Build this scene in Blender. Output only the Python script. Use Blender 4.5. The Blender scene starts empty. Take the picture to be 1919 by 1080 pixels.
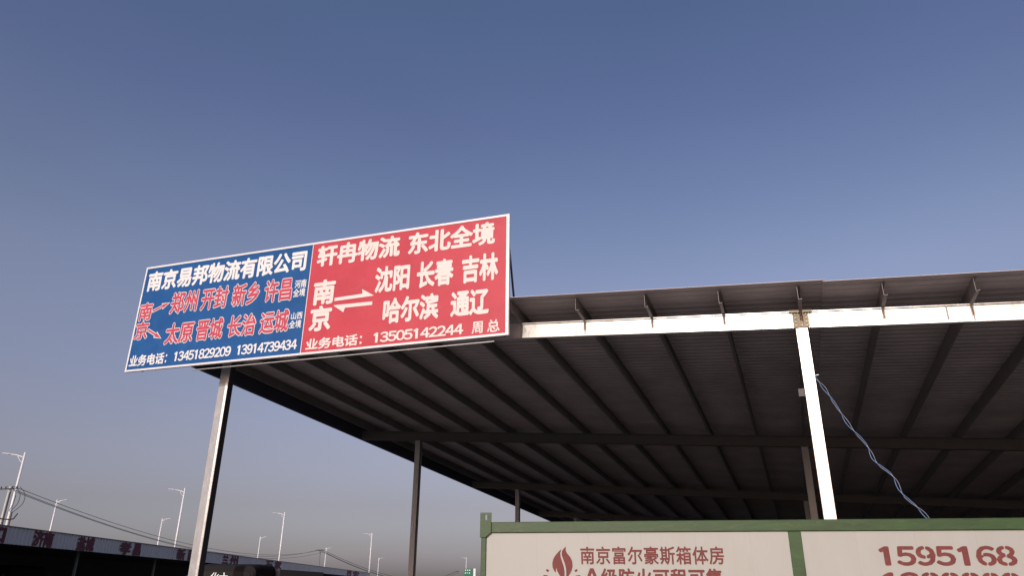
import bpy, bmesh, math, random
from mathutils import Vector, Matrix
random.seed(7)
R = math.radians
scene = bpy.context.scene
COL = scene.collection

# ---------------------------------------------------------------- camera
EYE = Vector((0, 0, 1.6))
FPX = 1380.0                       # focal length for a 1919 px wide picture
up = Vector((27.0, -3348.0, FPX)).normalized()      # world up seen in camera axes (x right, y down, z ahead)
fw = Vector((0, 0, 1))
yy = (fw - up * fw.dot(up)).normalized()
xx = yy.cross(up)
ROT = Matrix((xx, yy, up))         # camera axes -> world
right = ROT @ Vector((1, 0, 0)); cup = ROT @ Vector((0, -1, 0)); back = ROT @ Vector((0, 0, -1))
cam_d = bpy.data.cameras.new('camera')
cam = bpy.data.objects.new('camera', cam_d); COL.objects.link(cam)
cam.matrix_world = Matrix(((right.x, cup.x, back.x, EYE.x), (right.y, cup.y, back.y, EYE.y), (right.z, cup.z, back.z, EYE.z), (0, 0, 0, 1)))
cam_d.sensor_width = 36.0; cam_d.lens = FPX / 1919 * 36; cam_d.clip_start = 0.1; cam_d.clip_end = 6000
scene.camera = cam

# ---------------------------------------------------------------- sky, sun, exposure
HEAD = R(20.2876)                  # heading of the canopy's depth axis
SUN_EL = R(21.0)
SUN_AZ = math.pi + HEAD            # clockwise from +Y
world = bpy.data.worlds.new('World'); scene.world = world; world.use_nodes = True
nt = world.node_tree; nt.nodes.clear()
out = nt.nodes.new('ShaderNodeOutputWorld'); bg = nt.nodes.new('ShaderNodeBackground')
sky = nt.nodes.new('ShaderNodeTexSky'); sky.sky_type = 'NISHITA'; sky.sun_disc = False
sky.sun_elevation = SUN_EL; sky.sun_rotation = SUN_AZ
sky.air_density = 1.2; sky.dust_density = 2.5; sky.ozone_density = 1.5; sky.altitude = 0
bg.inputs['Strength'].default_value = 0.15
# dusty evening air: the blue is a little violet and greys out towards the horizon (by elevation, the same all round)
tcw = nt.nodes.new('ShaderNodeTexCoord'); sep = nt.nodes.new('ShaderNodeSeparateXYZ'); ramp = nt.nodes.new('ShaderNodeValToRGB')
mixw = nt.nodes.new('ShaderNodeMix'); mixw.data_type = 'RGBA'; mixw.blend_type = 'MULTIPLY'; mixw.inputs['Factor'].default_value = 1.0
nt.links.new(tcw.outputs['Generated'], sep.inputs[0]); nt.links.new(sep.outputs['Z'], ramp.inputs['Fac'])
stops = [(0.0, (0.80, 0.78, 1.0)), (0.03, (0.68, 0.64, 1.0)), (0.055, (0.62, 0.57, 0.82)), (0.10, (0.61, 0.50, 0.63)), (0.17, (0.72, 0.555, 0.64)), (0.37, (0.88, 0.70, 0.76)), (0.47, (0.76, 0.655, 0.745)), (0.57, (0.67, 0.585, 0.735)), (0.68, (0.615, 0.60, 0.735))]
er = ramp.color_ramp.elements
er[0].position = stops[0][0]; er[0].color = (*stops[0][1], 1); er[1].position = stops[-1][0]; er[1].color = (*stops[-1][1], 1)
for p_, c_ in stops[1:-1]:
    e_ = er.new(p_); e_.color = (*c_, 1)
nt.links.new(sky.outputs[0], mixw.inputs['A']); nt.links.new(ramp.outputs['Color'], mixw.inputs['B'])
# faint uneven haze
hz = nt.nodes.new('ShaderNodeTexNoise'); hz.inputs['Scale'].default_value = 1.6; hz.inputs['Detail'].default_value = 3
hm = nt.nodes.new('ShaderNodeMapping'); hm.inputs['Scale'].default_value = (1, 1, 2.5); hr = nt.nodes.new('ShaderNodeMapRange')
hr.inputs['From Min'].default_value = 0.3; hr.inputs['From Max'].default_value = 0.7; hr.inputs['To Min'].default_value = 0.955; hr.inputs['To Max'].default_value = 1.045
nt.links.new(tcw.outputs['Generated'], hm.inputs['Vector']); nt.links.new(hm.outputs[0], hz.inputs['Vector']); nt.links.new(hz.outputs['Fac'], hr.inputs['Value'])
mixh = nt.nodes.new('ShaderNodeMix'); mixh.data_type = 'RGBA'; mixh.blend_type = 'MULTIPLY'; mixh.inputs['Factor'].default_value = 1.0
nt.links.new(mixw.outputs['Result'], mixh.inputs['A']); nt.links.new(hr.outputs[0], mixh.inputs['B'])
nt.links.new(mixh.outputs['Result'], bg.inputs['Color']); nt.links.new(bg.outputs[0], out.inputs['Surface'])
sd = bpy.data.lights.new('sun', 'SUN'); sd.energy = 2.1; sd.angle = R(0.6); sd.color = (1.0, 0.98, 0.925)
sun = bpy.data.objects.new('sun', sd); COL.objects.link(sun)
sv_ = Vector((math.sin(SUN_AZ) * math.cos(SUN_EL), math.cos(SUN_AZ) * math.cos(SUN_EL), math.sin(SUN_EL)))
sun.rotation_euler = sv_.to_track_quat('Z', 'Y').to_euler()
sun.location = sv_ * 60
vs = scene.view_settings
scene.display_settings.display_device = 'sRGB'
vs.view_transform = 'Standard'; vs.look = 'None'; vs.gamma = 1.0; vs.exposure = 0.0

# ---------------------------------------------------------------- materials
def mat(name, col, rough=0.6, metal=0.0, var=0.0, scale=4.0, stretch=(1, 1, 1), bump=0.0, bscale=40.0, dirt=None, dirt_amt=0.0, spec=0.5, rv=0.12):
    m = bpy.data.materials.new(name); m.use_nodes = True
    n = m.node_tree.nodes; l = m.node_tree.links
    b = n['Principled BSDF']
    b.inputs['Roughness'].default_value = rough; b.inputs['Metallic'].default_value = metal
    b.inputs['Specular IOR Level'].default_value = spec
    c = (*col, 1)
    b.inputs['Base Color'].default_value = c
    tc = n.new('ShaderNodeTexCoord'); mp = n.new('ShaderNodeMapping'); mp.inputs['Scale'].default_value = stretch
    l.new(tc.outputs['Object'], mp.inputs['Vector'])
    src = None
    if var:
        ns = n.new('ShaderNodeTexNoise'); ns.inputs['Scale'].default_value = scale; ns.inputs['Detail'].default_value = 6; ns.inputs['Roughness'].default_value = 0.65
        l.new(mp.outputs[0], ns.inputs['Vector'])
        rp = n.new('ShaderNodeValToRGB'); rp.color_ramp.elements[0].position = 0.3; rp.color_ramp.elements[1].position = 0.7
        rp.color_ramp.elements[0].color = (*[max(0, x * (1 - var)) for x in col], 1)
        rp.color_ramp.elements[1].color = (*[min(1, x * (1 + var)) for x in col], 1)
        l.new(ns.outputs['Fac'], rp.inputs['Fac']); src = rp.outputs['Color']
        mr = n.new('ShaderNodeMapRange'); mr.inputs['To Min'].default_value = max(0.05, rough - rv); mr.inputs['To Max'].default_value = min(1, rough + rv)
        l.new(ns.outputs['Fac'], mr.inputs['Value']); l.new(mr.outputs[0], b.inputs['Roughness'])
    if dirt:
        n2 = n.new('ShaderNodeTexNoise'); n2.inputs['Scale'].default_value = scale * 2.3; n2.inputs['Detail'].default_value = 8; n2.inputs['Roughness'].default_value = 0.7
        l.new(mp.outputs[0], n2.inputs['Vector'])
        r2 = n.new('ShaderNodeValToRGB'); r2.color_ramp.elements[0].position = 0.52; r2.color_ramp.elements[1].position = 0.72
        r2.color_ramp.elements[1].color = (dirt_amt, dirt_amt, dirt_amt, 1)
        l.new(n2.outputs['Fac'], r2.inputs['Fac'])
        mx = n.new('ShaderNodeMix'); mx.data_type = 'RGBA'
        l.new(r2.outputs['Color'], mx.inputs['Factor'])
        if src: l.new(src, mx.inputs['A'])
        else: mx.inputs['A'].default_value = c
        mx.inputs['B'].default_value = (*dirt, 1); src = mx.outputs['Result']
    if src: l.new(src, b.inputs['Base Color'])
    if bump:
        n3 = n.new('ShaderNodeTexNoise'); n3.inputs['Scale'].default_value = bscale; n3.inputs['Detail'].default_value = 4
        l.new(mp.outputs[0], n3.inputs['Vector'])
        bp = n.new('ShaderNodeBump'); bp.inputs['Strength'].default_value = bump; bp.inputs['Distance'].default_value = 0.02
        l.new(n3.outputs['Fac'], bp.inputs['Height']); l.new(bp.outputs[0], b.inputs['Normal'])
    return m

M = dict(
    concrete=mat('concrete', (0.27, 0.26, 0.24), 0.9, var=0.25, scale=0.15, bump=0.2, bscale=6),
    asphalt=mat('asphalt', (0.06, 0.06, 0.062), 0.9, var=0.2, scale=0.3),
    turf=mat('turf', (0.06, 0.075, 0.035), 0.95, var=0.4, scale=0.4),
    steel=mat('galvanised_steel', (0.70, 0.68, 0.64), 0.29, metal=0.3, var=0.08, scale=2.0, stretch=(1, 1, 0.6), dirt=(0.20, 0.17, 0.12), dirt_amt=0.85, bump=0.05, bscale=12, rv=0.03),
    steel_old=mat('worn_steel', (0.47, 0.47, 0.46), 0.34, metal=0.25, var=0.14, scale=4.0, stretch=(1, 1, 0.6), dirt=(0.36, 0.36, 0.34), dirt_amt=0.6, bump=0.22, bscale=16, rv=0.05),
    purlin=mat('purlin_steel', (0.27, 0.24, 0.23), 0.5, metal=0.35, var=0.15, scale=1.5),
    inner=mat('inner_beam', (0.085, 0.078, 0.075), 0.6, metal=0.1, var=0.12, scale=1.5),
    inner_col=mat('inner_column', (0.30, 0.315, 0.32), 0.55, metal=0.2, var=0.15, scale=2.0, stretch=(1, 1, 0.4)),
    sheet=mat('roof_sheet', (0.52, 0.44, 0.425), 0.55, metal=0.1, var=0.18, scale=0.7, stretch=(1, 1, 1)),
    trim=mat('edge_trim', (0.06, 0.06, 0.085), 0.5, var=0.1, scale=1),
    rustbolt=mat('rusty_plate', (0.30, 0.255, 0.18), 0.6, metal=0.3, var=0.4, scale=9),
    bolt=mat('bolt_steel', (0.28, 0.22, 0.15), 0.5, metal=0.6),
    white=mat('sign_white', (0.79, 0.80, 0.79), 0.55, var=0.04, scale=1.5),
    cream=mat('sign_cream', (0.80, 0.72, 0.67), 0.55, var=0.05, scale=2),
    blue=mat('sign_blue', (0.010, 0.092, 0.285), 0.42, var=0.12, scale=0.8, spec=0.3, bump=0.25, bscale=0.9, dirt=(0.03, 0.13, 0.33), dirt_amt=0.5),
    red=mat('sign_red', (0.54, 0.060, 0.082), 0.42, var=0.09, scale=0.8, spec=0.3, bump=0.25, bscale=0.9, dirt=(0.56, 0.09, 0.11), dirt_amt=0.6),
    redletter=mat('letter_red', (0.55, 0.06, 0.10), 0.5, var=0.08, scale=3),
    alu=mat('frame_white', (0.83, 0.82, 0.80), 0.4, metal=0.1, var=0.04, scale=2),
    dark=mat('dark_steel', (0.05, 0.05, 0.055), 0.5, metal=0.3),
    green=mat('container_green', (0.028, 0.070, 0.016), 0.5, var=0.28, scale=3.5, stretch=(0.5, 0.5, 2), dirt=(0.10, 0.13, 0.055), dirt_amt=0.5, bump=0.08, bscale=30),
    panel=mat('container_panel', (0.415, 0.415, 0.378), 0.5, var=0.05, scale=1.2, stretch=(1, 1, 0.25), dirt=(0.40, 0.36, 0.30), dirt_amt=0.35, bump=0.03, bscale=12),
    seam=mat('seam', (0.36, 0.33, 0.29), 0.6),
    maroon=mat('stencil_maroon', (0.17, 0.032, 0.028), 0.65, var=0.22, scale=5, dirt=(0.30, 0.10, 0.08), dirt_amt=0.4),
    rubber=mat('rubber', (0.02, 0.02, 0.02), 0.9),
    lamp=mat('lamp_white', (0.80, 0.80, 0.80), 0.4),
    glass_lamp=mat('lamp_glass', (0.55, 0.56, 0.58), 0.25),
    cpole=mat('concrete_pole', (0.50, 0.49, 0.46), 0.85, var=0.12, scale=2),
    wire=mat('black_wire', (0.035, 0.035, 0.04), 0.6),
    bluewire=mat('blue_wire', (0.15, 0.28, 0.52), 0.5),
    greywire=mat('grey_wire', (0.24, 0.27, 0.36), 0.5),
    fascia=mat('shed_fascia', (0.55, 0.55, 0.54), 0.55, var=0.10, scale=0.5),
    shedred=mat('shed_letter_red', (0.11, 0.006, 0.02), 0.7, var=0.15, scale=2),
    shedroof=mat('shed_roof', (0.10, 0.105, 0.10), 0.7, var=0.1, scale=0.4),
    shedpost=mat('shed_post', (0.16, 0.18, 0.165), 0.7),
    shedwall=mat('shed_wall', (0.05, 0.055, 0.05), 0.8, var=0.2, scale=0.3),
    cab=mat('cab_paint', (0.012, 0.010, 0.010), 0.7, spec=0.2, var=0.1, scale=1),
    glass=mat('dark_glass', (0.02, 0.02, 0.022), 0.3, spec=0.1),
    cargo=mat('cargo_grey', (0.20, 0.20, 0.20), 0.6, var=0.1, scale=1),
    roadsign=mat('road_sign_green', (0.0, 0.14, 0.08), 0.5),
)

# ---------------------------------------------------------------- builders
def link(name, verts, faces, material, parent=None, loc=None, smooth=False):
    """verts in world metres; stored relative to the parent's (or own) location"""
    base = Vector(loc) if loc is not None else (parent_world(parent) if parent else Vector((0, 0, 0)))
    me = bpy.data.meshes.new(name)
    me.from_pydata([tuple(Vector(v) - base) for v in verts], [], faces)
    me.materials.append(M[material]); me.validate(); me.update()
    if smooth:
        for p in me.polygons: p.use_smooth = True
    o = bpy.data.objects.new(name, me); COL.objects.link(o)
    if parent: o.parent = parent
    else: o.location = base
    return o
def parent_world(p):
    v = Vector(p.location); q = p.parent
    while q: v += Vector(q.location); q = q.parent
    return v
def tag(o, label, cat, group=None):
    o['label'] = label; o['category'] = cat
    if group: o['group'] = group
    return o
def thing(name, loc, label, cat, group=None):
    o = bpy.data.objects.new(name, None); COL.objects.link(o); o.location = loc; o.empty_display_size = 0.3
    return tag(o, label, cat, group)
def structure(o): o['kind'] = 'structure'; return o
class MB:
    def __init__(s): s.v = []; s.f = []
    def add(s, v, f):
        k = len(s.v); s.v += [Vector(p) for p in v]; s.f += [tuple(i + k for i in q) for q in f]; return s
    def box(s, fn, a0, a1, b0, b1, c0, c1):
        v = [fn(a, b, c) for a in (a0, a1) for b in (b0, b1) for c in (c0, c1)]
        return s.add(v, [(0, 1, 3, 2), (4, 6, 7, 5), (0, 4, 5, 1), (2, 3, 7, 6), (0, 2, 6, 4), (1, 5, 7, 3)])
    def bar(s, p, q, w, h=None):
        p = Vector(p); q = Vector(q); d = (q - p).normalized(); h = h or w
        a = d.cross(Vector((0, 0, 1)))
        if a.length < 1e-3: a = Vector((1, 0, 0))
        a.normalize(); b = a.cross(d).normalized()
        v = [e + a * (w / 2 * i) + b * (h / 2 * j) for e in (p, q) for i, j in ((-1, -1), (1, -1), (1, 1), (-1, 1))]
        return s.add(v, [(3, 2, 1, 0), (4, 5, 6, 7), (0, 1, 5, 4), (1, 2, 6, 5), (2, 3, 7, 6), (3, 0, 4, 7)])
    def tube(s, pts, rad, n=8):
        pts = [Vector(p) for p in pts]; rads = rad if isinstance(rad, (list, tuple)) else [rad] * len(pts)
        k = len(s.v); prev = None
        for i, p in enumerate(pts):
            d = (pts[min(i + 1, len(pts) - 1)] - pts[max(i - 1, 0)]).normalized()
            a = d.cross(prev) if prev is not None and d.cross(prev).length > 1e-4 else d.cross(Vector((0.31, 0.2, 0.93)))
            if prev is not None:
                a = prev - d * prev.dot(d)
            a.normalize(); prev = a; b = d.cross(a)
            for j in range(n):
                t = 2 * math.pi * j / n; s.v.append(p + (a * math.cos(t) + b * math.sin(t)) * rads[i])
        for i in range(len(pts) - 1):
            for j in range(n):
                s.f.append((k + i * n + j, k + i * n + (j + 1) % n, k + (i + 1) * n + (j + 1) % n, k + (i + 1) * n + j))
        s.f.append(tuple(k + j for j in reversed(range(n)))); s.f.append(tuple(k + (len(pts) - 1) * n + j for j in range(n)))
        return s
    def prism(s, fn, poly, c0, c1):
        """poly of (a, b) extruded from c0 to c1"""
        n = len(poly)
        v = [fn(a, b, c0) for a, b in poly] + [fn(a, b, c1) for a, b in poly]
        return s.add(v, [tuple(reversed(range(n))), tuple(range(n, 2 * n))] + [(i, (i + 1) % n, n + (i + 1) % n, n + i) for i in range(n)])
    def build(s, name, material, parent=None, loc=None, smooth=False):
        o = link(name, s.v, s.f, material, parent, loc, smooth)
        bm = bmesh.new(); bm.from_mesh(o.data); bmesh.ops.recalc_face_normals(bm, faces=bm.faces); bm.to_mesh(o.data); bm.free()
        return o
def bevel(o, w, seg=2):
    b = o.modifiers.new('bevel', 'BEVEL'); b.width = w; b.segments = seg; b.limit_method = 'ANGLE'; return o

# lettering: outlines come from Blender's built-in font, one glyph at a time
_fc = bpy.data.curves.new('glyph_source', 'FONT'); _fo = bpy.data.objects.new('glyph_source', _fc); COL.objects.link(_fo)
_fc.resolution_u = 3
_cache = {}
def glyph(ch, off):
    key = (ch, off)
    if key not in _cache:
        _fc.body = ch; _fc.offset = off
        bpy.context.view_layer.update()
        dg = bpy.context.evaluated_depsgraph_get()
        me = bpy.data.meshes.new_from_object(_fo.evaluated_get(dg), depsgraph=dg)
        _cache[key] = ([(v.co.x, v.co.y) for v in me.vertices], [tuple(p.vertices) for p in me.polygons])
        bpy.data.meshes.remove(me)
    return _cache[key]
ONE = ([(0.44, 0), (0.56, 0), (0.56, 0.73), (0.47, 0.73), (0.30, 0.62), (0.33, 0.545), (0.44, 0.605)], [(0, 1, 2, 3, 6), (3, 4, 5, 6)])
def put_glyph(mb, fn, ch, x0, x1, y0, y1, off, depth, slant=0.0, stencil=None):
    """fit glyph ch into the cell x0..x1, y0..y1 of the local frame fn(x, y, depth)"""
    digit = ch in '0123456789'
    if digit: ch = chr(0xFF10 + int(ch)); ex0, ex1, ey0, ey1 = 0.245, 0.755, -0.01, 0.745
    elif ch == 'A': ch = chr(0xFF21); ex0, ex1, ey0, ey1 = 0.17, 0.83, -0.0, 0.75
    elif ch == '：': ex0, ex1, ey0, ey1 = 0.0, 0.5, -0.08, 0.84
    else: ex0, ex1, ey0, ey1 = 0.035, 0.965, -0.085, 0.85
    vs_, fs = ONE if digit and ch == chr(0xFF11) else glyph(ch, 0.0)
    if stencil: vs_, fs = stencil_cut(vs_, fs, [(c[0] - off, c[1] + off, c[2], c[3]) if c[1] - c[0] < 0.1 else (c[0], c[1], c[2] - off, c[3] + off) for c in stencil])
    for k in range(9 if off else 1):          # stroke weight: copies shifted round a small circle, stacked 0.3 mm apart
        ox, oy = (off * math.cos(k * math.pi / 4), off * math.sin(k * math.pi / 4)) if k < 8 and off else (0, 0)
        P = []
        for x, y in vs_:
            a = (x + ox - ex0) / (ex1 - ex0); b = (y + oy - ey0) / (ey1 - ey0)
            P.append(fn(x0 + a * (x1 - x0) + slant * (b - 0.5) * (y1 - y0), y0 + b * (y1 - y0), depth + 0.0003 * k))
        mb.add(P, fs)
def stencil_cut(vs_, fs, cuts):
    """remove the bridges of a stencil: cuts = [(x0, x1, y0, y1)] in em units"""
    bm = bmesh.new()
    vv = [bm.verts.new((x, y, 0)) for x, y in vs_]
    for f in fs:
        try: bm.faces.new([vv[i] for i in f])
        except ValueError: pass
    for x0, x1, y0, y1 in cuts:
        for co, no in (((x0, 0, 0), (1, 0, 0)), ((x1, 0, 0), (1, 0, 0)), ((0, y0, 0), (0, 1, 0)), ((0, y1, 0), (0, 1, 0))):
            bmesh.ops.bisect_plane(bm, geom=bm.verts[:] + bm.edges[:] + bm.faces[:], plane_co=co, plane_no=no)
        dead = [f for f in bm.faces if x0 < f.calc_center_median().x < x1 and y0 < f.calc_center_median().y < y1]
        bmesh.ops.delete(bm, geom=dead, context='FACES')
    bm.verts.index_update()
    r = [(v.co.x, v.co.y) for v in bm.verts], [tuple(v.index for v in f.verts) for f in bm.faces]
    bm.free(); return r
COLON = '：'
def row(mb, fn, text, x0, x1, y0, y1, off, depth, gap=0.06, slant=0.0, stencils=None):
    w = (x1 - x0) / sum(0.45 if c == COLON else 1 for c in text); x = x0
    for ch in text:
        cw = w * (0.45 if ch == COLON else 1); xa = x; x += cw
        if ch != ' ':
            put_glyph(mb, fn, ch, xa + w * gap / 2, xa + cw - w * gap / 2, y0, y1, off, depth, slant, (stencils or {}).get(ch))

# ---------------------------------------------------------------- setting: ground and the raised highway
def sheet_grid(name, x0, x1, y0, y1, z, material, n=20):
    v = [(x0 + (x1 - x0) * i / n, y0 + (y1 - y0) * j / n, z) for j in range(n + 1) for i in range(n + 1)]
    f = [(j * (n + 1) + i, j * (n + 1) + i + 1, (j + 1) * (n + 1) + i + 1, (j + 1) * (n + 1) + i) for j in range(n) for i in range(n)]
    return structure(link(name, v, f, material))
sheet_grid('ground', -2500, 2500, -2500, 2500, 0.0, 'concrete', 10)
# embankment under the highway lamps, far behind the low shed
nl = [(-60, 60), (-53.5, 87), (-48, 119), (-43, 156), (-35, 214), (-17, 368), (20, 640)]
fl = [(-90, 60), (-85, 137), (-82, 173), (-79, 234), (-73, 292), (-68, 383), (-50, 640)]
mb = MB()
def lerp_line(line, y):
    for (xa, ya), (xb, yb) in zip(line, line[1:]):
        if ya <= y <= yb: return xa + (xb - xa) * (y - ya) / (yb - ya)
ys = [60 + 580 * i / 40 for i in range(41)]
E_ = []
for y in ys:
    a = lerp_line(nl, y); b = lerp_line(fl, y)
    E_.append([(a + 4.2, y, -0.02), (a, y, 3.4), (b, y, 3.4), (b - 4.2, y, -0.02)])
vv = [p for r_ in E_ for p in r_]
ff = [(i * 4 + j, i * 4 + j + 1, (i + 1) * 4 + j + 1, (i + 1) * 4 + j) for i in range(40) for j in range(3)] + [(3, 2, 1, 0), (160, 161, 162, 163)]
structure(MB().add(vv, ff).build('embankment', 'turf'))
vv = []
for (a, b, c, d) in E_:
    vv += [(b[0] - 1.5, b[1], 3.45), (c[0] + 1.5, c[1], 3.45)]
structure(link('highway_road', vv, [(2 * i, 2 * i + 2, 2 * i + 3, 2 * i + 1)[::-1] for i in range(40)], 'asphalt'))

# ---------------------------------------------------------------- steel canopy
O = Vector((6.90249598, 16.62394506, 7.46349579))
UH = Vector((math.cos(HEAD), -math.sin(HEAD), 0)); VH = Vector((math.sin(HEAD), math.cos(HEAD), 0))
SU, SV = -0.07213448, -0.04239789
def C(u, v, dz): return O + UH * u + VH * v + Vector((0, 0, dz + SU * u + SV * v))      # follows the roof slope
def W(u, v, z): return Vector((O.x, O.y, 0)) + UH * u + VH * v + Vector((0, 0, z))       # plumb
U0, U1, V0, V1 = -20.03, 25.0, -0.97, 69.0
BAYS = [0.0, 13.21, 27.03, 40.6, 54.2, 67.8]
vv = [Vector((p.x, p.y, 0.004)) for p in (W(-60, 3.0, 0), W(60, 3.0, 0), W(60, 75, 0), W(-60, 75, 0))]
structure(link('bounce_dimmer_floor', vv, [(0, 1, 2, 3)], 'asphalt'))  # unseen dark floor, added to weaken bounce light deep under the roof
canopy = thing('steel_canopy', (O.x, O.y, 0), 'large open steel canopy with sloping roof, bright white front beam and dark ribbed underside', 'canopy')

def h_beam_u(v, u0, u1, z0, z1, fl, tf=0.016, tw=0.01):
    m = MB()
    m.box(lambda a, b, c: C(a, b, c), u0, u1, v - fl / 2, v + fl / 2, z0, z0 + tf)
    m.box(lambda a, b, c: C(a, b, c), u0, u1, v - fl / 2, v + fl / 2, z1 - tf, z1)
    m.box(lambda a, b, c: C(a, b, c), u0, u1, v - tw / 2, v + tw / 2, z0 + tf, z1 - tf)
    return m
PUR = [0.02 + 1.78 * k for k in range(-11, 14)]
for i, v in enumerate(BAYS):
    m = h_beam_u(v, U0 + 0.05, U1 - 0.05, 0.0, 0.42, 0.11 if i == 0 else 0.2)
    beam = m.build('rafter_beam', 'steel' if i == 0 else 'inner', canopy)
    if i == 0:
        for pu in PUR:                               # web stiffener under each purlin
            MB().box(C, pu + 0.03, pu + 0.042, v - 0.05, v - 0.006, 0.018, 0.40).build('stiffener', 'purlin', beam)
        MB().box(C, 3.10, 3.125, v - 0.05, v - 0.006, 0.10, 0.402).build('stiffener', 'purlin', beam)
for v in BAYS:
    for u, w in ((-16.85, 0.32), (0.025, 0.25), (16.8, 0.25)):
        if v > 0: w = 0.25
        top = C(u, v, 0.0).z
        d = 0.25
        fn = lambda a, b, c: W(u + a, v + b, c)
        if v == 0 and u < -10:        # post coloured dark for its shaded side, plate added as the lit front
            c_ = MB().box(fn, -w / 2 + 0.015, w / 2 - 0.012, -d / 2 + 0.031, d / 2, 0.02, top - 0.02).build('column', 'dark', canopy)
            bevel(MB().prism(fn, [(-w / 2, -d / 2 - 0.02), (w / 2 - 0.065, -d / 2 - 0.02), (w / 2, -d / 2 + 0.006), (w / 2, -d / 2 + 0.03), (-w / 2, -d / 2 + 0.03)], 0.02, top - 0.05).build('lit_face_plate', 'steel_old', c_), 0.006, 2)  # right chamfer shaped to catch a bright edge highlight
        else:
            m = MB()
            m.box(fn, -w / 2, w / 2, -d / 2, -d / 2 + 0.016, 0.02, top - 0.02)
            m.box(fn, -w / 2, w / 2, d / 2 - 0.016, d / 2, 0.02, top - 0.02)
            m.box(fn, -0.006, 0.006, -d / 2 + 0.016, d / 2 - 0.016, 0.02, top - 0.02)
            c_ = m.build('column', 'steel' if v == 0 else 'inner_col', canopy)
        MB().box(fn, -w / 2 - 0.04, w / 2 + 0.04, -d / 2 - 0.04, d / 2 + 0.04, top - 0.02, top - 0.004).build('cap_plate', 'rustbolt', c_)
        MB().box(fn, -w / 2 - 0.08, w / 2 + 0.08, -d / 2 - 0.08, d / 2 + 0.08, 0.0, 0.02).build('base_plate', 'bolt', c_)
# bolted splice of the front beam over the white column
for k, du in enumerate((-0.14, -0.02, 0.10, 0.22)):
    sp = MB().box(C, du - 0.008, du + 0.008, -0.068, -0.008, -0.004, 0.424).build('splice_plate', 'rustbolt', canopy)
    if k < 3:
        for dz in (0.07, 0.16, 0.26, 0.35):
            p = C(du + 0.06, -0.008, dz); MB().tube([p, p - VH * 0.03], 0.02, 6).build('bolt', 'bolt', sp)
MB().box(C, -0.21, 0.31, -0.075, -0.056, 0.385, 0.44).build('cap_plate', 'rustbolt', canopy)
MB().box(C, -0.13, 0.21, -0.0075, -0.0065, 0.02, 0.40).build('web_plate', 'rustbolt', canopy)
MB().box(W, -0.25, -0.115, -0.10, -0.08, 5.80, 5.98).build('junction_box', 'inner', canopy)
# purlins: C channels running front to back
for pu in PUR:
    t = 0.006; z0, z1 = 0.424, 0.76; w = 0.075
    prof = [(0, z0), (w, z0), (w, z0 + 0.022), (w - t, z0 + 0.022), (w - t, z0 + t), (t, z0 + t), (t, z1 - t), (w - t, z1 - t), (w - t, z1 - 0.022), (w, z1 - 0.022), (w, z1), (0, z1)]
    v = [C(pu + a, V0 + 0.18, b) for a, b in prof] + [C(pu + a, V1 - 0.1, b) for a, b in prof]
    n = len(prof)
    f = [(i, (i + 1) % n, n + (i + 1) % n, n + i) for i in range(n)]
    f += [(0, 1, 4, 5), (1, 2, 3, 4), (0, 5, 6, 11), (6, 7, 10, 11), (7, 8, 9, 10)]
    f += [tuple(n + k for k in q) for q in f[-5:]]
    MB().add(v, f).build('purlin', 'purlin', canopy)
# ribbed roof sheets, ribs run across the purlins
def roof_sheet(u0, u1, lift):
    prof = []; v = V0
    pitch = 0.30
    while v < V1:
        prof += [(v, 0.0), (v + 0.19, 0.0), (v + 0.215, 0.032), (v + 0.275, 0.032)]; v += pitch
    us = [u0 + (u1 - u0) * k / 6 for k in range(7)]
    vv = [C(u, a, 0.77 + lift + b) for u in us for a, b in prof]; n = len(prof)
    ff = [(j * n + i, j * n + i + 1, (j + 1) * n + i + 1, (j + 1) * n + i) for j in range(6) for i in range(n - 1)]
    o = link('roof_sheet', vv, ff, 'sheet', canopy)
    s = o.modifiers.new('solid', 'SOLIDIFY'); s.thickness = 0.012; s.offset = 1
    return o
roof_sheet(U0, 0.66, 0.035); roof_sheet(0.58, U1, 0.0)
m = MB().box(C, U0 - 0.03, U0, -0.75, V1, 0.06, 0.86); m.box(C, U0 - 0.16, U0 - 0.03, -0.75, V1, 0.06, 0.085)
m.build('edge_trim', 'trim', canopy)
m = MB().box(C, U1, U1 + 0.03, V0, V1, 0.3, 0.84); m.build('edge_trim', 'trim', canopy)

# ---------------------------------------------------------------- billboard on the canopy
SVV = -1.1
SL, SW = -19.937, 12.898
def S(s, t, d):                       # s metres from the left end, t = 0..1 of the height, d metres proud of the face
    zb = 7.893 - 0.01318 * s; h = 3.607 - 0.0062 * s
    return W(SL + s, SVV - d, zb + t * h)
sign = thing('billboard', W(SL + SW / 2, SVV, 7.8), 'wide blue and red billboard with white Chinese lettering on the front edge of the canopy', 'billboard')
DIV = 6.535
MB().box(S, 0.05, DIV, 0.012, 0.988, -0.04, 0.0).build('blue_panel', 'blue', sign)
MB().box(S, DIV + 0.002, SW - 0.05, 0.012, 0.988, -0.04, 0.0).build('red_panel', 'red', sign)
for b_ in ((0, SW, 0.0, 0.0165, -0.07, 0.014), (0, SW, 0.983, 1.0, -0.07, 0.014), (0, 0.055, 0.0166, 0.9829, -0.07, 0.013), (SW - 0.085, SW, 0.0166, 0.9829, -0.07, 0.013)):
    MB().box(S, *b_).build('border_frame', 'alu', sign)
m = MB().box(S, DIV - 0.012, DIV + 0.012, 0.0166, 0.9829, 0.0, 0.004); m.build('divider_strip', 'cream', sign)
m = MB().box(S, 2.55, SW - 0.45, -0.029, -0.0225, -0.17, -0.13); m.build('support_rail', 'steel_old', sign)
for s in (0.6, 3.6, 6.6, 9.6, SW - 0.14): MB().bar(S(s, 0.0, -0.10), S(s, 0.985, -0.10), 0.05).build('back_post', 'dark', sign)
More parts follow.
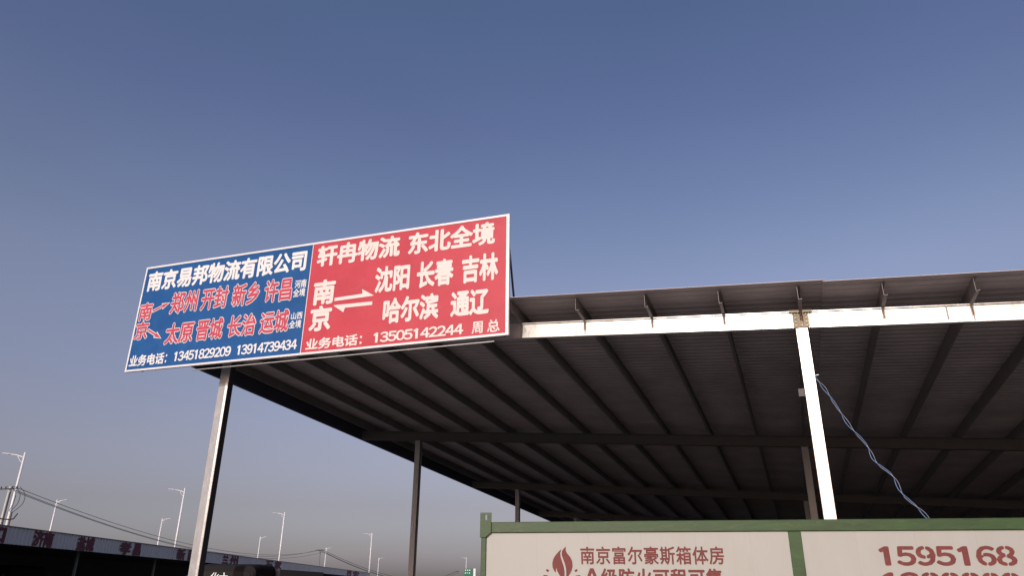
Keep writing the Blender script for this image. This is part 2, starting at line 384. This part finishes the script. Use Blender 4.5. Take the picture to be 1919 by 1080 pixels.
for t in (0.25, 0.75): MB().bar(S(0.1, t, -0.16), S(SW - 0.1, t, -0.16), 0.05).build('back_rail', 'dark', sign)
for s in (0.9, 3.6, 6.6, 9.6, SW - 0.10):
    p = S(s, 0.90, -0.10); q = C(SL + s + 0.02, -0.42, 0.74)
    MB().bar(p, q, 0.045).build('brace', 'dark', sign)
B1 = 0.038
def letters(rows, material, d=0.006):
    for txt, s0, s1, t0, t1, off in rows:
        m = MB(); row(m, S, txt, s0, s1, t0, t1, off, d); m.build('lettering', material, sign)
letters([('南京易邦物流有限公司', 0.16, 6.40, 0.757, 0.942, B1), ('业务电话：', 0.10, 1.66, 0.046, 0.145, 0.03),
         ('13451829209', 1.87, 4.04, 0.056, 0.138, 0.028), ('13914739434', 4.25, 6.37, 0.056, 0.138, 0.028),
         ('河南', 6.04, 6.46, 0.595, 0.668, 0.022), ('全境', 6.02, 6.45, 0.516, 0.588, 0.022),
         ('山西', 6.04, 6.46, 0.316, 0.377, 0.022), ('全境', 6.02, 6.45, 0.238, 0.306, 0.022)], 'white')
letters([('轩冉物流', 6.73, 9.53, 0.77, 0.953, B1), ('东北全境', 9.78, 12.48, 0.765, 0.95, B1),
         ('沈阳', 8.80, 9.94, 0.467, 0.682, B1), ('长春', 10.13, 11.26, 0.463, 0.680, B1), ('吉林', 11.50, 12.58, 0.460, 0.678, B1),
         ('哈尔滨', 9.12, 10.86, 0.195, 0.397, B1), ('通辽', 11.22, 12.33, 0.19, 0.392, B1),
         ('南', 6.72, 7.50, 0.424, 0.634, B1), ('京', 6.71, 7.47, 0.196, 0.402, B1),
         ('业务电话：', 6.68, 8.60, 0.038, 0.128, 0.03), ('13505142244', 8.88, 11.60, 0.043, 0.122, 0.028),
         ('周', 11.86, 12.21, 0.036, 0.132, 0.022), ('总', 12.29, 12.66, 0.034, 0.130, 0.022)], 'cream')
out_rows = [('郑州', 1.34, 2.46, 0.505, 0.702), ('开封', 2.56, 3.60, 0.504, 0.702), ('新乡', 3.76, 4.82, 0.502, 0.701), ('许昌', 4.96, 6.00, 0.500, 0.700),
            ('太原', 1.36, 2.48, 0.221, 0.406), ('晋城', 2.57, 3.60, 0.222, 0.408), ('长治', 3.76, 4.82, 0.223, 0.410), ('运城', 4.96, 5.99, 0.224, 0.412),
            ('南', 0.07, 0.63, 0.473, 0.637), ('京', 0.06, 0.63, 0.295, 0.457)]
for txt, s0, s1, t0, t1 in out_rows:
    m = MB(); row(m, S, txt, s0, s1, t0, t1, 0.060, 0.004); lo = m.build('letter_outline', 'white', sign)
    m = MB(); row(m, S, txt, s0, s1, t0, t1, 0.026, 0.009); m.build('lettering', 'redletter', lo)
def arrow(p, q, w, hw, hl):
    (x0, y0), (x1, y1) = p, q; H = 3.57
    dx, dy = x1 - x0, (y1 - y0) * H; L = math.hypot(dx, dy); dx /= L; dy /= L; nx, ny = -dy, dx
    def P(a, b): return (x0 + dx * a + nx * b, y0 + (dy * a + ny * b) / H)
    return [P(0, -w), P(L - hl, -w), P(L - hl, -hw), P(L, 0), P(L - hl, hw), P(L - hl, w), P(0, w)]
for p, q in (((0.62, 0.548), (1.31, 0.616)), ((0.60, 0.376), (1.23, 0.278))):
    lo = MB().prism(S, arrow(p, q, 0.052, 0.115, 0.33), 0.002, 0.005).build('arrow_outline', 'white', sign)
    dx = (q[0] - p[0]); 
    p2 = (p[0] + 0.03 * dx, p[1] + 0.03 * (q[1] - p[1])); q2 = (q[0] - 0.06 * dx, q[1] - 0.06 * (q[1] - p[1]))
    MB().prism(S, arrow(p2, q2, 0.03, 0.075, 0.27), 0.006, 0.009).build('arrow', 'redletter', lo)
for poly in ([(7.5, 1.62), (8.42, 1.645), (8.40, 1.79), (8.80, 1.55), (8.72, 1.54), (7.5, 1.52)],
             [(8.77, 1.37), (8.77, 1.265), (7.88, 1.275), (7.84, 1.14), (7.48, 1.385), (7.56, 1.39)]):
    MB().prism(S, [(a, (b + 0.03) / 3.56) for a, b in poly], 0.002, 0.006).build('arrow', 'cream', sign)

# ---------------------------------------------------------------- container house
KA = R(-10.7595); K0 = Vector((-0.44248633, 14.53163101, 0))
KD = Vector((math.cos(KA), math.sin(KA), 0)); KN = Vector((math.sin(KA), -math.cos(KA), 0))     # along, outward
def K(s, z, d=0.0): return K0 + KD * s + KN * d + Vector((0, 0, z))
KL, KDEP = 11.1, 2.75
house = thing('container_house', K(KL / 2, 0, -KDEP / 2), 'cream site container with green steel frame and maroon stencilled Chinese lettering', 'container')
def kb(name, material, *b, par=None, bev=0.008):
    m = MB()
    for (s0, s1, z0, z1, d0, d1) in b: m.box(lambda a, z, d: K(a, z, d), s0, s1, z0, z1, d0, d1)
    o = m.build(name, material, par or house)
    if bev: bevel(o, bev)
    return o
kb('top_rail', 'green', (0.02, KL - 0.02, 2.605, 2.80, -0.10, 0.0), bev=0.012)
kb('top_rail', 'green', (0.02, KL - 0.02, 2.605, 2.80, -KDEP, -KDEP + 0.10), bev=0.012)
kb('end_rail', 'green', (-0.08, 0.02, 2.605, 2.795, -KDEP + 0.1, -0.10)); kb('end_rail', 'green', (KL - 0.02, KL + 0.08, 2.605, 2.795, -KDEP + 0.1, -0.10))
kb('rail_lip', 'green', (0.10, KL - 0.1, 2.612, 2.63, 0.0005, 0.012), bev=0.003)
kb('bottom_rail', 'green', (0.0, KL, 0.06, 0.24, -0.10, 0.0)); kb('bottom_rail', 'green', (0.0, KL, 0.06, 0.24, -KDEP, -KDEP + 0.10))
for d0 in (0.004, -KDEP + 0.10):
    for s0 in (-0.098, KL - 0.0):
        kb('corner_post', 'green', (s0, s0 + 0.096, 0.0, 2.60, d0 - 0.10, d0), bev=0.01)
kb('middle_post', 'green', (5.40, 5.615, 0.24, 2.603, -0.09, -0.006), bev=0.01)
kb('middle_post', 'green', (5.40, 5.615, 0.24, 2.603, -KDEP + 0.006, -KDEP + 0.09))
kb('wall_panel', 'panel', (-0.003, 5.40, 0.24, 2.604, -0.08, -0.03), bev=0)
kb('wall_panel', 'panel', (5.615, KL, 0.24, 2.604, -0.08, -0.03), bev=0)
kb('wall_panel', 'panel', (0.0, KL, 0.24, 2.604, -KDEP + 0.03, -KDEP + 0.08), bev=0)
kb('end_panel', 'panel', (-0.05, -0.003, 0.24, 2.604, -KDEP + 0.1, -0.10), bev=0); kb('end_panel', 'panel', (KL, KL + 0.05, 0.24, 2.604, -KDEP + 0.1, -0.10), bev=0)
kb('roof', 'panel', (0.02, KL - 0.02, 2.72, 2.75, -KDEP + 0.1, -0.10), bev=0)
kb('floor', 'dark', (0.02, KL - 0.02, 0.10, 0.18, -KDEP + 0.1, -0.10), bev=0)
m = MB()
for s in (0.95, 1.9, 2.85, 3.8, 4.75, 6.5, 7.45, 8.4, 9.35, 10.3): m.box(lambda a, z, d: K(a, z, d), s - 0.002, s + 0.002, 0.24, 2.604, -0.03, -0.0294)
m.build('panel_seam', 'seam', house)
# lifting corner plates with an oblong hole and a cut lower corner
def corner_plate(s0, flip, d):
    sx = -1 if flip else 1
    outer = [(-0.118, 2.52), (-0.02, 2.52), (0.095, 2.612), (0.095, 2.97), (-0.118, 2.97)]
    hole = [(-0.005 + 0.021 * math.cos(t), 2.884 + (0.032 if math.sin(t) > 0 else -0.032) + 0.021 * math.sin(t)) for t in [2 * math.pi * i / 16 for i in range(16)]]
    bm = bmesh.new()
    def ring(pts): 
        vs_ = [bm.verts.new((a, b, 0)) for a, b in pts]
        return [bm.edges.new((vs_[i], vs_[(i + 1) % len(vs_)])) for i in range(len(vs_))]
    e = ring(outer) + ring(hole)
    bmesh.ops.triangle_fill(bm, edges=e, use_beauty=True)
    ext = bmesh.ops.extrude_face_region(bm, geom=bm.faces[:])
    for g in ext['geom']:
        if isinstance(g, bmesh.types.BMVert): g.co.z = 0.02
    bmesh.ops.recalc_face_normals(bm, faces=bm.faces)
    bm.verts.index_update()
    o = MB().add([K(s0 + sx * v.co.x, v.co.y, d + v.co.z) for v in bm.verts], [tuple(v.index for v in f.verts) for f in bm.faces]).build('corner_plate', 'green', house)
    bm.free(); return bevel(o, 0.004)
corner_plate(0.0, False, 0.012); corner_plate(KL, True, 0.012); corner_plate(0.0, False, -KDEP - 0.03); corner_plate(KL, True, -KDEP - 0.03)
kb('corner_block', 'green', (-0.105, 0.015, 2.602, 2.80, -0.098, 0.0)); kb('corner_block', 'green', (KL - 0.015, KL + 0.105, 2.602, 2.80, -0.098, 0.0))
ST = {'9': [(0.485, 0.515, 0.62, 0.8), (0.485, 0.515, 0.2, 0.36)], '6': [(0.485, 0.515, -0.05, 0.12), (0.40, 0.425, 0.36, 0.5)],
      '8': [(0.485, 0.515, -0.05, 0.12), (0.485, 0.515, 0.60, 0.8), (0.485, 0.515, 0.33, 0.45)], '0': [(0.485, 0.515, -0.05, 0.15), (0.485, 0.515, 0.60, 0.8)],
      '南': [(0.0, 1.0, 0.600, 0.622)], '京': [(0.0, 1.0, 0.57, 0.59)], '富': [(0.0, 1.0, 0.565, 0.585)], '箱': [(0.0, 1.0, 0.545, 0.565)]}
def klet(txt, s0, s1, z0, z1, off, gap=0.1):
    m = MB(); row(m, lambda a, b, d: K(a, b, d), txt, s0, s1, z0, z1, off, -0.0265, gap, stencils=ST); m.build('lettering', 'maroon', house)
klet('南京富尔豪斯箱体房', 1.735, 4.30, 2.06, 2.355, 0.02)
klet('A级防火可租可售', 1.80, 4.24, 1.69, 1.985, 0.03)
klet('1595168', 6.80, 8.95, 2.055, 2.345, 0.035, 0.14)
klet('1388809', 6.80, 8.95, 1.64, 1.93, 0.035, 0.14)
# flame emblem with a ring of short blocks round its foot
def fp(x, y): return (1.488 + (x - 290) * 0.00195, 2.362 - (y - 122) * 0.00190)
left = [(248, 145), (225, 165), (195, 195), (172, 230), (160, 270), (162, 310), (178, 345), (192, 358), (196, 312), (206, 345), (226, 380), (250, 410), (262, 425), (272, 395), (274, 350), (266, 300), (252, 258), (240, 220), (236, 180)]
right_ = [(290, 122), (288, 158), (302, 186), (330, 218), (347, 255), (350, 300), (338, 345), (312, 385), (285, 420), (290, 370), (288, 320), (276, 272), (262, 236), (250, 200), (252, 165), (268, 142)]
for poly in (left, right_): MB().prism(lambda a, b, c: K(a, b, c), [fp(*p) for p in poly][::-1], -0.029, -0.0265).build('flame_emblem', 'maroon', house)
for ang in (150, 172, 194, 216, 238, 302, 324, 346, 8, 30):
    c = (1.405 + 0.30 * math.cos(R(ang)), 1.80 + 0.30 * math.sin(R(ang)))
    r0, w = 0.05 if abs(ang - 90) > 65 else 0.032, 0.045
    poly = [(c[0] + r0 * math.cos(R(ang) + t) * (1.0), c[1] + r0 * math.sin(R(ang) + t)) for t in (0.6, 2.5, 3.8, 5.7)]
    MB().prism(lambda a, b, cc: K(a, b, cc), poly, -0.029, -0.0265).build('emblem_block', 'maroon', house)

# ---------------------------------------------------------------- twisted wire pair hanging from the white column
pts = [W(0.155, -0.02, 6.24), W(0.33, -0.03, 5.93), W(0.52, -0.05, 5.50), W(0.72, -0.08, 5.04), W(0.98, -0.10, 4.62), W(1.10, -0.11, 4.25), W(1.38, -0.13, 3.93), W(1.50, -0.15, 3.55), W(1.75, -0.16, 3.25), W(1.95, -0.17, 2.95), W(2.05, -0.2, 2.77)]
def spline(p, n=8):
    r = []
    for i in range(len(p) - 1):
        a, b, c, d = p[max(i - 1, 0)], p[i], p[i + 1], p[min(i + 2, len(p) - 1)]
        for k in range(n):
            t = k / n
            r.append(0.5 * ((2 * b) + (c - a) * t + (2 * a - 5 * b + 4 * c - d) * t * t + (3 * b - a - 3 * c + d) * t ** 3))
    return r + [p[-1]]
path = spline(pts)
cable = thing('twisted_cable', pts[0], 'thin blue and grey twisted wire pair hanging from the white column to the container roof', 'cable')
for ph, mm in ((0, 'bluewire'), (math.pi, 'greywire')):
    q = []
    for i, p in enumerate(path):
        a = i * 0.42 + ph; rr = 0.028 * (0.5 + 0.5 * abs(math.sin(i * 0.21)))
        q.append(p + UH * (rr * math.cos(a)) + VH * (rr * math.sin(a)) + Vector((0, 0, rr * 0.5 * math.cos(a))))
    MB().tube(q, 0.0075, 5).build('strand', mm, cable, smooth=True)
MB().bar(W(0.14, -0.02, 6.28), W(0.24, -0.04, 6.29), 0.018).build('hook', 'alu', cable)

# ---------------------------------------------------------------- far low shed with lettered fascia
SX, ZT, ZB = -30.5, 5.0, 4.02
SY0, SY1, SDEP = 20.0, 172.0, 13.0
shed = thing('freight_shed', (SX, (SY0 + SY1) / 2, 0), 'long low freight shed with grey ribbed fascia carrying dark red characters', 'shed')
v = []; f = []; y = SY0; prof = []
while y < SY1:
    prof += [(y, 0.0), (y + 0.22, 0.0), (y + 0.27, 0.05), (y + 0.38, 0.05), (y + 0.43, 0.0)]; y += 0.43
for yy_, dx in prof: v += [(SX + dx, yy_, ZB), (SX + dx, yy_, ZT)]
f = [(2 * i, 2 * i + 2, 2 * i + 3, 2 * i + 1) for i in range(len(prof) - 1)]
fo = link('fascia', v, f, 'fascia', shed); s_ = fo.modifiers.new('solid', 'SOLIDIFY'); s_.thickness = 0.04; s_.offset = -1
MB().box(lambda a, b, c: (a, b, c), SX - SDEP, SX - 0.06, SY0, SY1, 4.35, 4.5).build('roof', 'shedroof', shed)
MB().box(lambda a, b, c: (a, b, c), SX - SDEP - 0.15, SX - SDEP - 0.01, SY0, SY1, 0, 4.6).build('back_wall', 'shedwall', shed)
MB().box(lambda a, b, c: (a, b, c), SX - SDEP, SX - 0.1, SY1 - 0.3, SY1 - 0.1, 0, 4.34).build('end_wall', 'shedwall', shed)
MB().box(lambda a, b, c: (a, b, c), SX - 0.02, SX + 0.10, SY0, SY1, ZT + 0.002, ZT + 0.05).build('coping', 'cargo', shed)
y = 57.6 - 12.73 * 2
while y < SY1:
    MB().box(lambda a, b, c: (a, b, c), SX - 1.35, SX - 1.2, y, y + 0.15, 0, 4.34).build('column', 'shedpost', shed); y += 12.73
def SF(a, b, d): return Vector((SX + 0.052 + d, a, b))
for txt, ya, yb in (('口', 45.3, 47.0), ('济南', 49.7, 51.9), ('盐城', 54.9, 57.1), ('孝', 61.0, 62.8), ('昌', 63.1, 64.6), ('新', 71.7, 73.5), ('疆', 74.1, 76.2), ('兰', 83.2, 85.0), ('州', 85.5, 88.2), ('石', 98.2, 101.2), ('家', 101.9, 104.9), ('西', 147.7, 152.2), ('安', 153.3, 159.8)):
    m = MB(); row(m, SF, txt, ya, yb, ZB + 0.03, ZT - 0.03, 0.05, 0.012, 0.04); m.build('lettering', 'shedred', shed)

# ---------------------------------------------------------------- trucks
def truck(loc, rz, scale, label, paint='cab', words='化六'):
    t = thing('parked_truck', loc, label, 'truck'); L0 = Vector(loc)
    F = lambda a, b, c: L0 + Vector((a, b, c))
    # cab: rounded front profile extruded back
    def rr(w, z0, z1, r):
        p = []
        for cx, cz, a0 in ((w - r, z0 + r, -90), (w - r, z1 - r, 0), (-w + r, z1 - r, 90), (-w + r, z0 + r, 180)):
            for k in range(7): p.append((cx + r * math.cos(R(a0 + 15 * k)), cz + r * math.sin(R(a0 + 15 * k))))
        return p
    rings = [(0.0, 0.93, 0.6, 2.12, 0.16), (0.05, 1.0, 0.5, 2.25, 0.22), (0.6, 1.02, 0.45, 2.32, 0.22), (1.5, 1.02, 0.45, 2.32, 0.22), (1.6, 0.99, 0.5, 2.26, 0.22)]
    vv = []; n = 28
    for y_, w, z0, z1, r in rings: vv += [F(x, y_, z) for x, z in rr(w, z0, z1, r)]
    ff = [(i * n + j, i * n + (j + 1) % n, (i + 1) * n + (j + 1) % n, (i + 1) * n + j) for i in range(4) for j in range(n)] + [tuple(range(n))[::-1], tuple(4 * n + j for j in range(n))]
    MB().add(vv, ff).build('cab', paint, t, smooth=False)
    ws = MB().prism(lambda a, c, b: F(a, b, c), rr(0.86, 1.22, 2.09, 0.13), -0.02, 0.01).build('windscreen', 'glass', t)
    if words:
        m = MB(); row(m, lambda a, b, d: F(a, d, b), words, -0.44, 0.14, 1.74, 2.06, 0.02, -0.026, slant=0.25); m.build('lettering', 'white', ws)
    MB().box(F, -0.98, 0.98, -0.08, 0.1, 0.38, 0.62).build('bumper', 'cargo', t)
    MB().box(F, -0.6, 0.6, -0.03, 0.0, 0.72, 1.05).build('grille', 'dark', t)
    for sx in (-1, 1):
        MB().prism(lambda a, c, b: F(sx * 0.76 + a, b, c), [(0.11 * math.cos(R(k * 30)), 0.86 + 0.11 * math.sin(R(k * 30))) for k in range(12)], -0.045, 0.0).build('headlight', 'lamp', t)
        MB().bar(F(sx * 1.0, 0.25, 1.95), F(sx * 1.25, 0.1, 1.95), 0.03).build('mirror_arm', 'dark', t); m = MB().box(F, min(sx * 1.2, sx * 1.36), max(sx * 1.2, sx * 1.36), 0.06, 0.12, 1.45, 1.85); m.build('mirror', 'dark', t)
        for y_ in (0.9, 4.6):
            tyre = MB().tube([F(sx * 0.72, y_, 0.42), F(sx * 0.98, y_, 0.42)], 0.42, 20).build('wheel', 'rubber', t)
            MB().tube([F(sx * 0.975, y_, 0.42), F(sx * 0.99, y_, 0.42)], 0.22, 14).build('rim', 'cargo', tyre)
    MB().box(F, -0.9, 0.9, 1.65, 6.0, 0.55, 0.75).build('chassis', 'dark', t)
    MB().box(F, -1.05, 1.05, 1.75, 6.0, 0.78, 2.2).build('cargo_body', 'cargo', t)
    t.rotation_euler = (0, 0, rz); t.scale = (scale,) * 3
    return t
truck((-8.75, 24.2, 0), R(-6), 1.0, 'dark truck with white brush characters on its windscreen beside the left canopy column')
truck((SX - 6.0, 60, 0), R(60), 1.35, 'dark truck parked inside the far shed under the red characters', words='')

# ---------------------------------------------------------------- highway lamps
def lamp_post(x, y, side, label, group):
    t = thing('street_lamp', (x, y, 3.4), label, 'street lamp', group)
    B = Vector((x, y, 0)); d = Vector((side * 0.96, -0.28 * 1, 0)).normalized()
    MB().tube([B + Vector((0, 0, 3.2)), B + Vector((0, 0, 9)), B + Vector((0, 0, 16.15))], [0.19, 0.15, 0.11], 10).build('pole', 'lamp', t, smooth=True)
    rise = 0.3 if side < 0 else 0.45
    arm = [B + d * (1.35 * k / 6) + Vector((0, 0, 15.55 + rise * math.sin(math.pi / 2 * k / 6))) for k in range(7)]
    MB().tube(arm, [0.09, 0.085, 0.08, 0.075, 0.07, 0.06, 0.06], 8).build('arm', 'lamp', t, smooth=True)
    MB().tube([B + Vector((0, 0, 14.9)), B + d * 0.35 + Vector((0, 0, 15.2)), B + d * 0.7 + Vector((0, 0, 15.53 + rise * 0.7))], 0.035, 6).build('stay', 'lamp', t)
    e = arm[-1]; w = Vector((-d.y, d.x, 0))
    hb = MB(); prof = [(0, 0.07, 0.05), (0.25, 0.16, 0.08), (0.75, 0.17, 0.08), (0.95, 0.09, 0.05)]
    vv = []
    for a, ww, h in prof:
        c = e + d * a + Vector((0, 0, 0.06 * a)); vv += [c + w * ww, c + w * ww * 0.6 + Vector((0, 0, h)), c - w * ww * 0.6 + Vector((0, 0, h)), c - w * ww, c - w * ww * 0.6 - Vector((0, 0, 0.04)), c + w * ww * 0.6 - Vector((0, 0, 0.04))]
    ff = [(i * 6 + j, i * 6 + (j + 1) % 6, (i + 1) * 6 + (j + 1) % 6, (i + 1) * 6 + j) for i in range(3) for j in range(6)] + [(5, 4, 3, 2, 1, 0), (18, 19, 20, 21, 22, 23)]
    hd = hb.add(vv, ff).build('lamp_head', 'lamp', t)
    MB().box(lambda a, b, c: e + d * a + w * b + Vector((0, 0, c + 0.06 * a)), 0.28, 0.72, -0.1, 0.1, -0.06, -0.042).build('lamp_lens', 'glass_lamp', hd)
near = [(-56.6, 86.9), (-51.1, 119.1), (-45.9, 156.2), (-38.1, 214), (-20.4, 368.2)]
far = [(-81.2, 136.8), (-78.3, 173.4), (-75.1, 233.7), (-68.7, 292.1), (-63.9, 382.7)]
nlab = ['tall white street lamp with left arm behind the concrete utility pole', 'tall white street lamp with left arm, just left of the left canopy column',
        'white street lamp with left arm, first right of the left canopy column', 'white street lamp with left arm, just left of the middle canopy column',
        'white street lamp with left arm beside the green road sign']
flab = ['white street lamp with right arm near the concrete utility pole', 'short white street lamp with right arm just left of the left canopy column',
        'white street lamp with right arm, first right of the left canopy column', 'white street lamp with right arm close to the thin wire pole',
        'smallest white street lamp with right arm beside the middle canopy column']
for (x, y), lb in zip(near, nlab): lamp_post(x, y, -1, lb, 'street lamps along the highway')
for (x, y), lb in zip(far, flab): lamp_post(x, y, 1, lb, 'street lamps along the highway')

# ---------------------------------------------------------------- utility poles and wires
poles = [(-49.1, 74.5), (-46.9, 193.3), (-26.2, 395)]
ZP = 10.5
WD = [Vector((-0.3, -0.95, 0)).normalized()]
def utility_pole(i, label):
    x, y = poles[i]; B = Vector((x, y, 0))
    t = thing('utility_pole', (x, y, 0), label, 'utility pole', 'utility poles')
    MB().tube([B, B + Vector((0, 0, ZP + 0.25))], [0.21, 0.15], 12).build('pole', 'cpole' if i == 0 else 'cargo', t, smooth=True)
    a = Vector((0.93, -0.36, 0)).normalized()
    MB().bar(B - a * 1.2 + Vector((0, -0.2, ZP)), B + a * 1.2 + Vector((0, -0.2, ZP)), 0.09).build('crossarm', 'dark', t)
    for k in (-1.1, -0.45, 0.5, 1.1):
        p = B + a * k + Vector((0, -0.2, ZP + 0.04)); MB().tube([p, p + Vector((0, 0, 0.12)), p + Vector((0, 0, 0.22))], [0.04, 0.07, 0.03], 8).build('insulator', 'dark', t)
    if i == 0:
        MB().tube([B + a * -1.0 + Vector((0, -0.2, ZP - 2.75)), B + Vector((0, -0.25, ZP - 2.8)), B + a * 1.0 + Vector((0, -0.3, ZP - 2.92)), B + a * 1.8 + Vector((0, -0.3, ZP - 2.88)), B + a * 2.2 + Vector((0, -0.3, ZP - 2.4))], 0.06, 6).build('crossarm', 'dark', t)
        MB().bar(B + a * 0.28 + Vector((0, -0.2, 4)), B + a * 0.28 + Vector((0, -0.2, ZP - 0.3)), 0.10).build('conduit', 'dark', t)
        MB().bar(B + a * 1.25 + Vector((0, -0.2, 5.0)), B + a * 1.25 + Vector((0, -0.2, ZP - 2.2)), 0.12).build('fuse_bracket', 'dark', t)
        for k, (e0, e1) in enumerate(((0.5, 0.9), (1.1, 1.0), (1.6, 1.35))):
            p = B + a * e0 + Vector((0, -0.25, ZP + 0.1)); q = B + a * e1 + Vector((0, -0.25, ZP - 2.1 - 0.1 * k)); mid = (p + q) / 2 + a * (0.5 + 0.25 * k)
            MB().tube(spline([p, mid + Vector((0, 0, 0.5)), mid - Vector((0, 0, 0.4)), q], 5), 0.028, 5).build('jumper_wire', 'wire', t)
    return a
a_ = utility_pole(0, 'concrete utility pole with crossarm and hanging jumper wires over the shed')
utility_pole(1, 'thin utility pole carrying the sagging power lines, right of the left canopy column')
utility_pole(2, 'distant low utility pole next to the green road sign')
def catenary(p, q, sag, n=24): return [p.lerp(q, k / n) - Vector((0, 0, 4 * sag * (k / n) * (1 - k / n))) for k in range(n + 1)]
labels = {(0, 0): 'upper power line from the concrete pole to the thin pole', (0, 1): 'middle power line from the concrete pole to the thin pole', (0, 2): 'lowest power line from the concrete pole to the thin pole',
          (1, 0): 'upper power line from the thin pole to the distant pole', (1, 1): 'middle power line from the thin pole to the distant pole', (1, 2): 'lowest power line from the thin pole to the distant pole'}
for i in (0, 1):
    for k, (off, dz) in enumerate(((-0.45, 0.22), (0.5, 0.22), (1.1, -0.35))):
        p = Vector((*poles[i], ZP + dz)) + a_ * off; q = Vector((*poles[i + 1], ZP + dz)) + a_ * off
        pts_ = catenary(p, q, (3.6, 3.3, 3.4)[k] * (1 if i == 0 else 1.6))
        o = MB().tube(pts_, 0.028 if i == 0 else 0.05, 5).build('power_line', 'wire', loc=p)
        tag(o, labels[(i, k)], 'power line', 'power lines between the utility poles')

# ---------------------------------------------------------------- green road sign beyond the middle column
gx, gy = -15.0, 300.0
rs = thing('road_sign', (gx, gy, 3.4), 'green road sign with small white marks beside the container corner', 'road sign')
G = lambda a, b, c: Vector((gx + a, gy + b, c))
MB().box(G, -2.3, 1.0, 0, 0.12, 6.2, 9.35).build('sign_board', 'roadsign', rs)
for a, z0, z1 in ((-2.0, 8.6, 9.0), (-1.2, 8.6, 9.0), (-0.4, 8.6, 9.0), (-2.0, 7.6, 8.0), (-0.5, 7.6, 8.0), (-1.25, 7.7, 7.95)):
    MB().box(G, a, a + 0.4, -0.03, 0.0, z0, z1).build('sign_mark', 'white', rs)
MB().box(G, 1.2, 2.0, 0, 0.15, 5.8, 9.4).build('white_edge', 'white', rs)
for a in (-1.5, 1.5): MB().bar(G(a, 0.25, 3.3), G(a, 0.25, 9.0), 0.2).build('post', 'lamp', rs)

bpy.data.objects.remove(_fo)
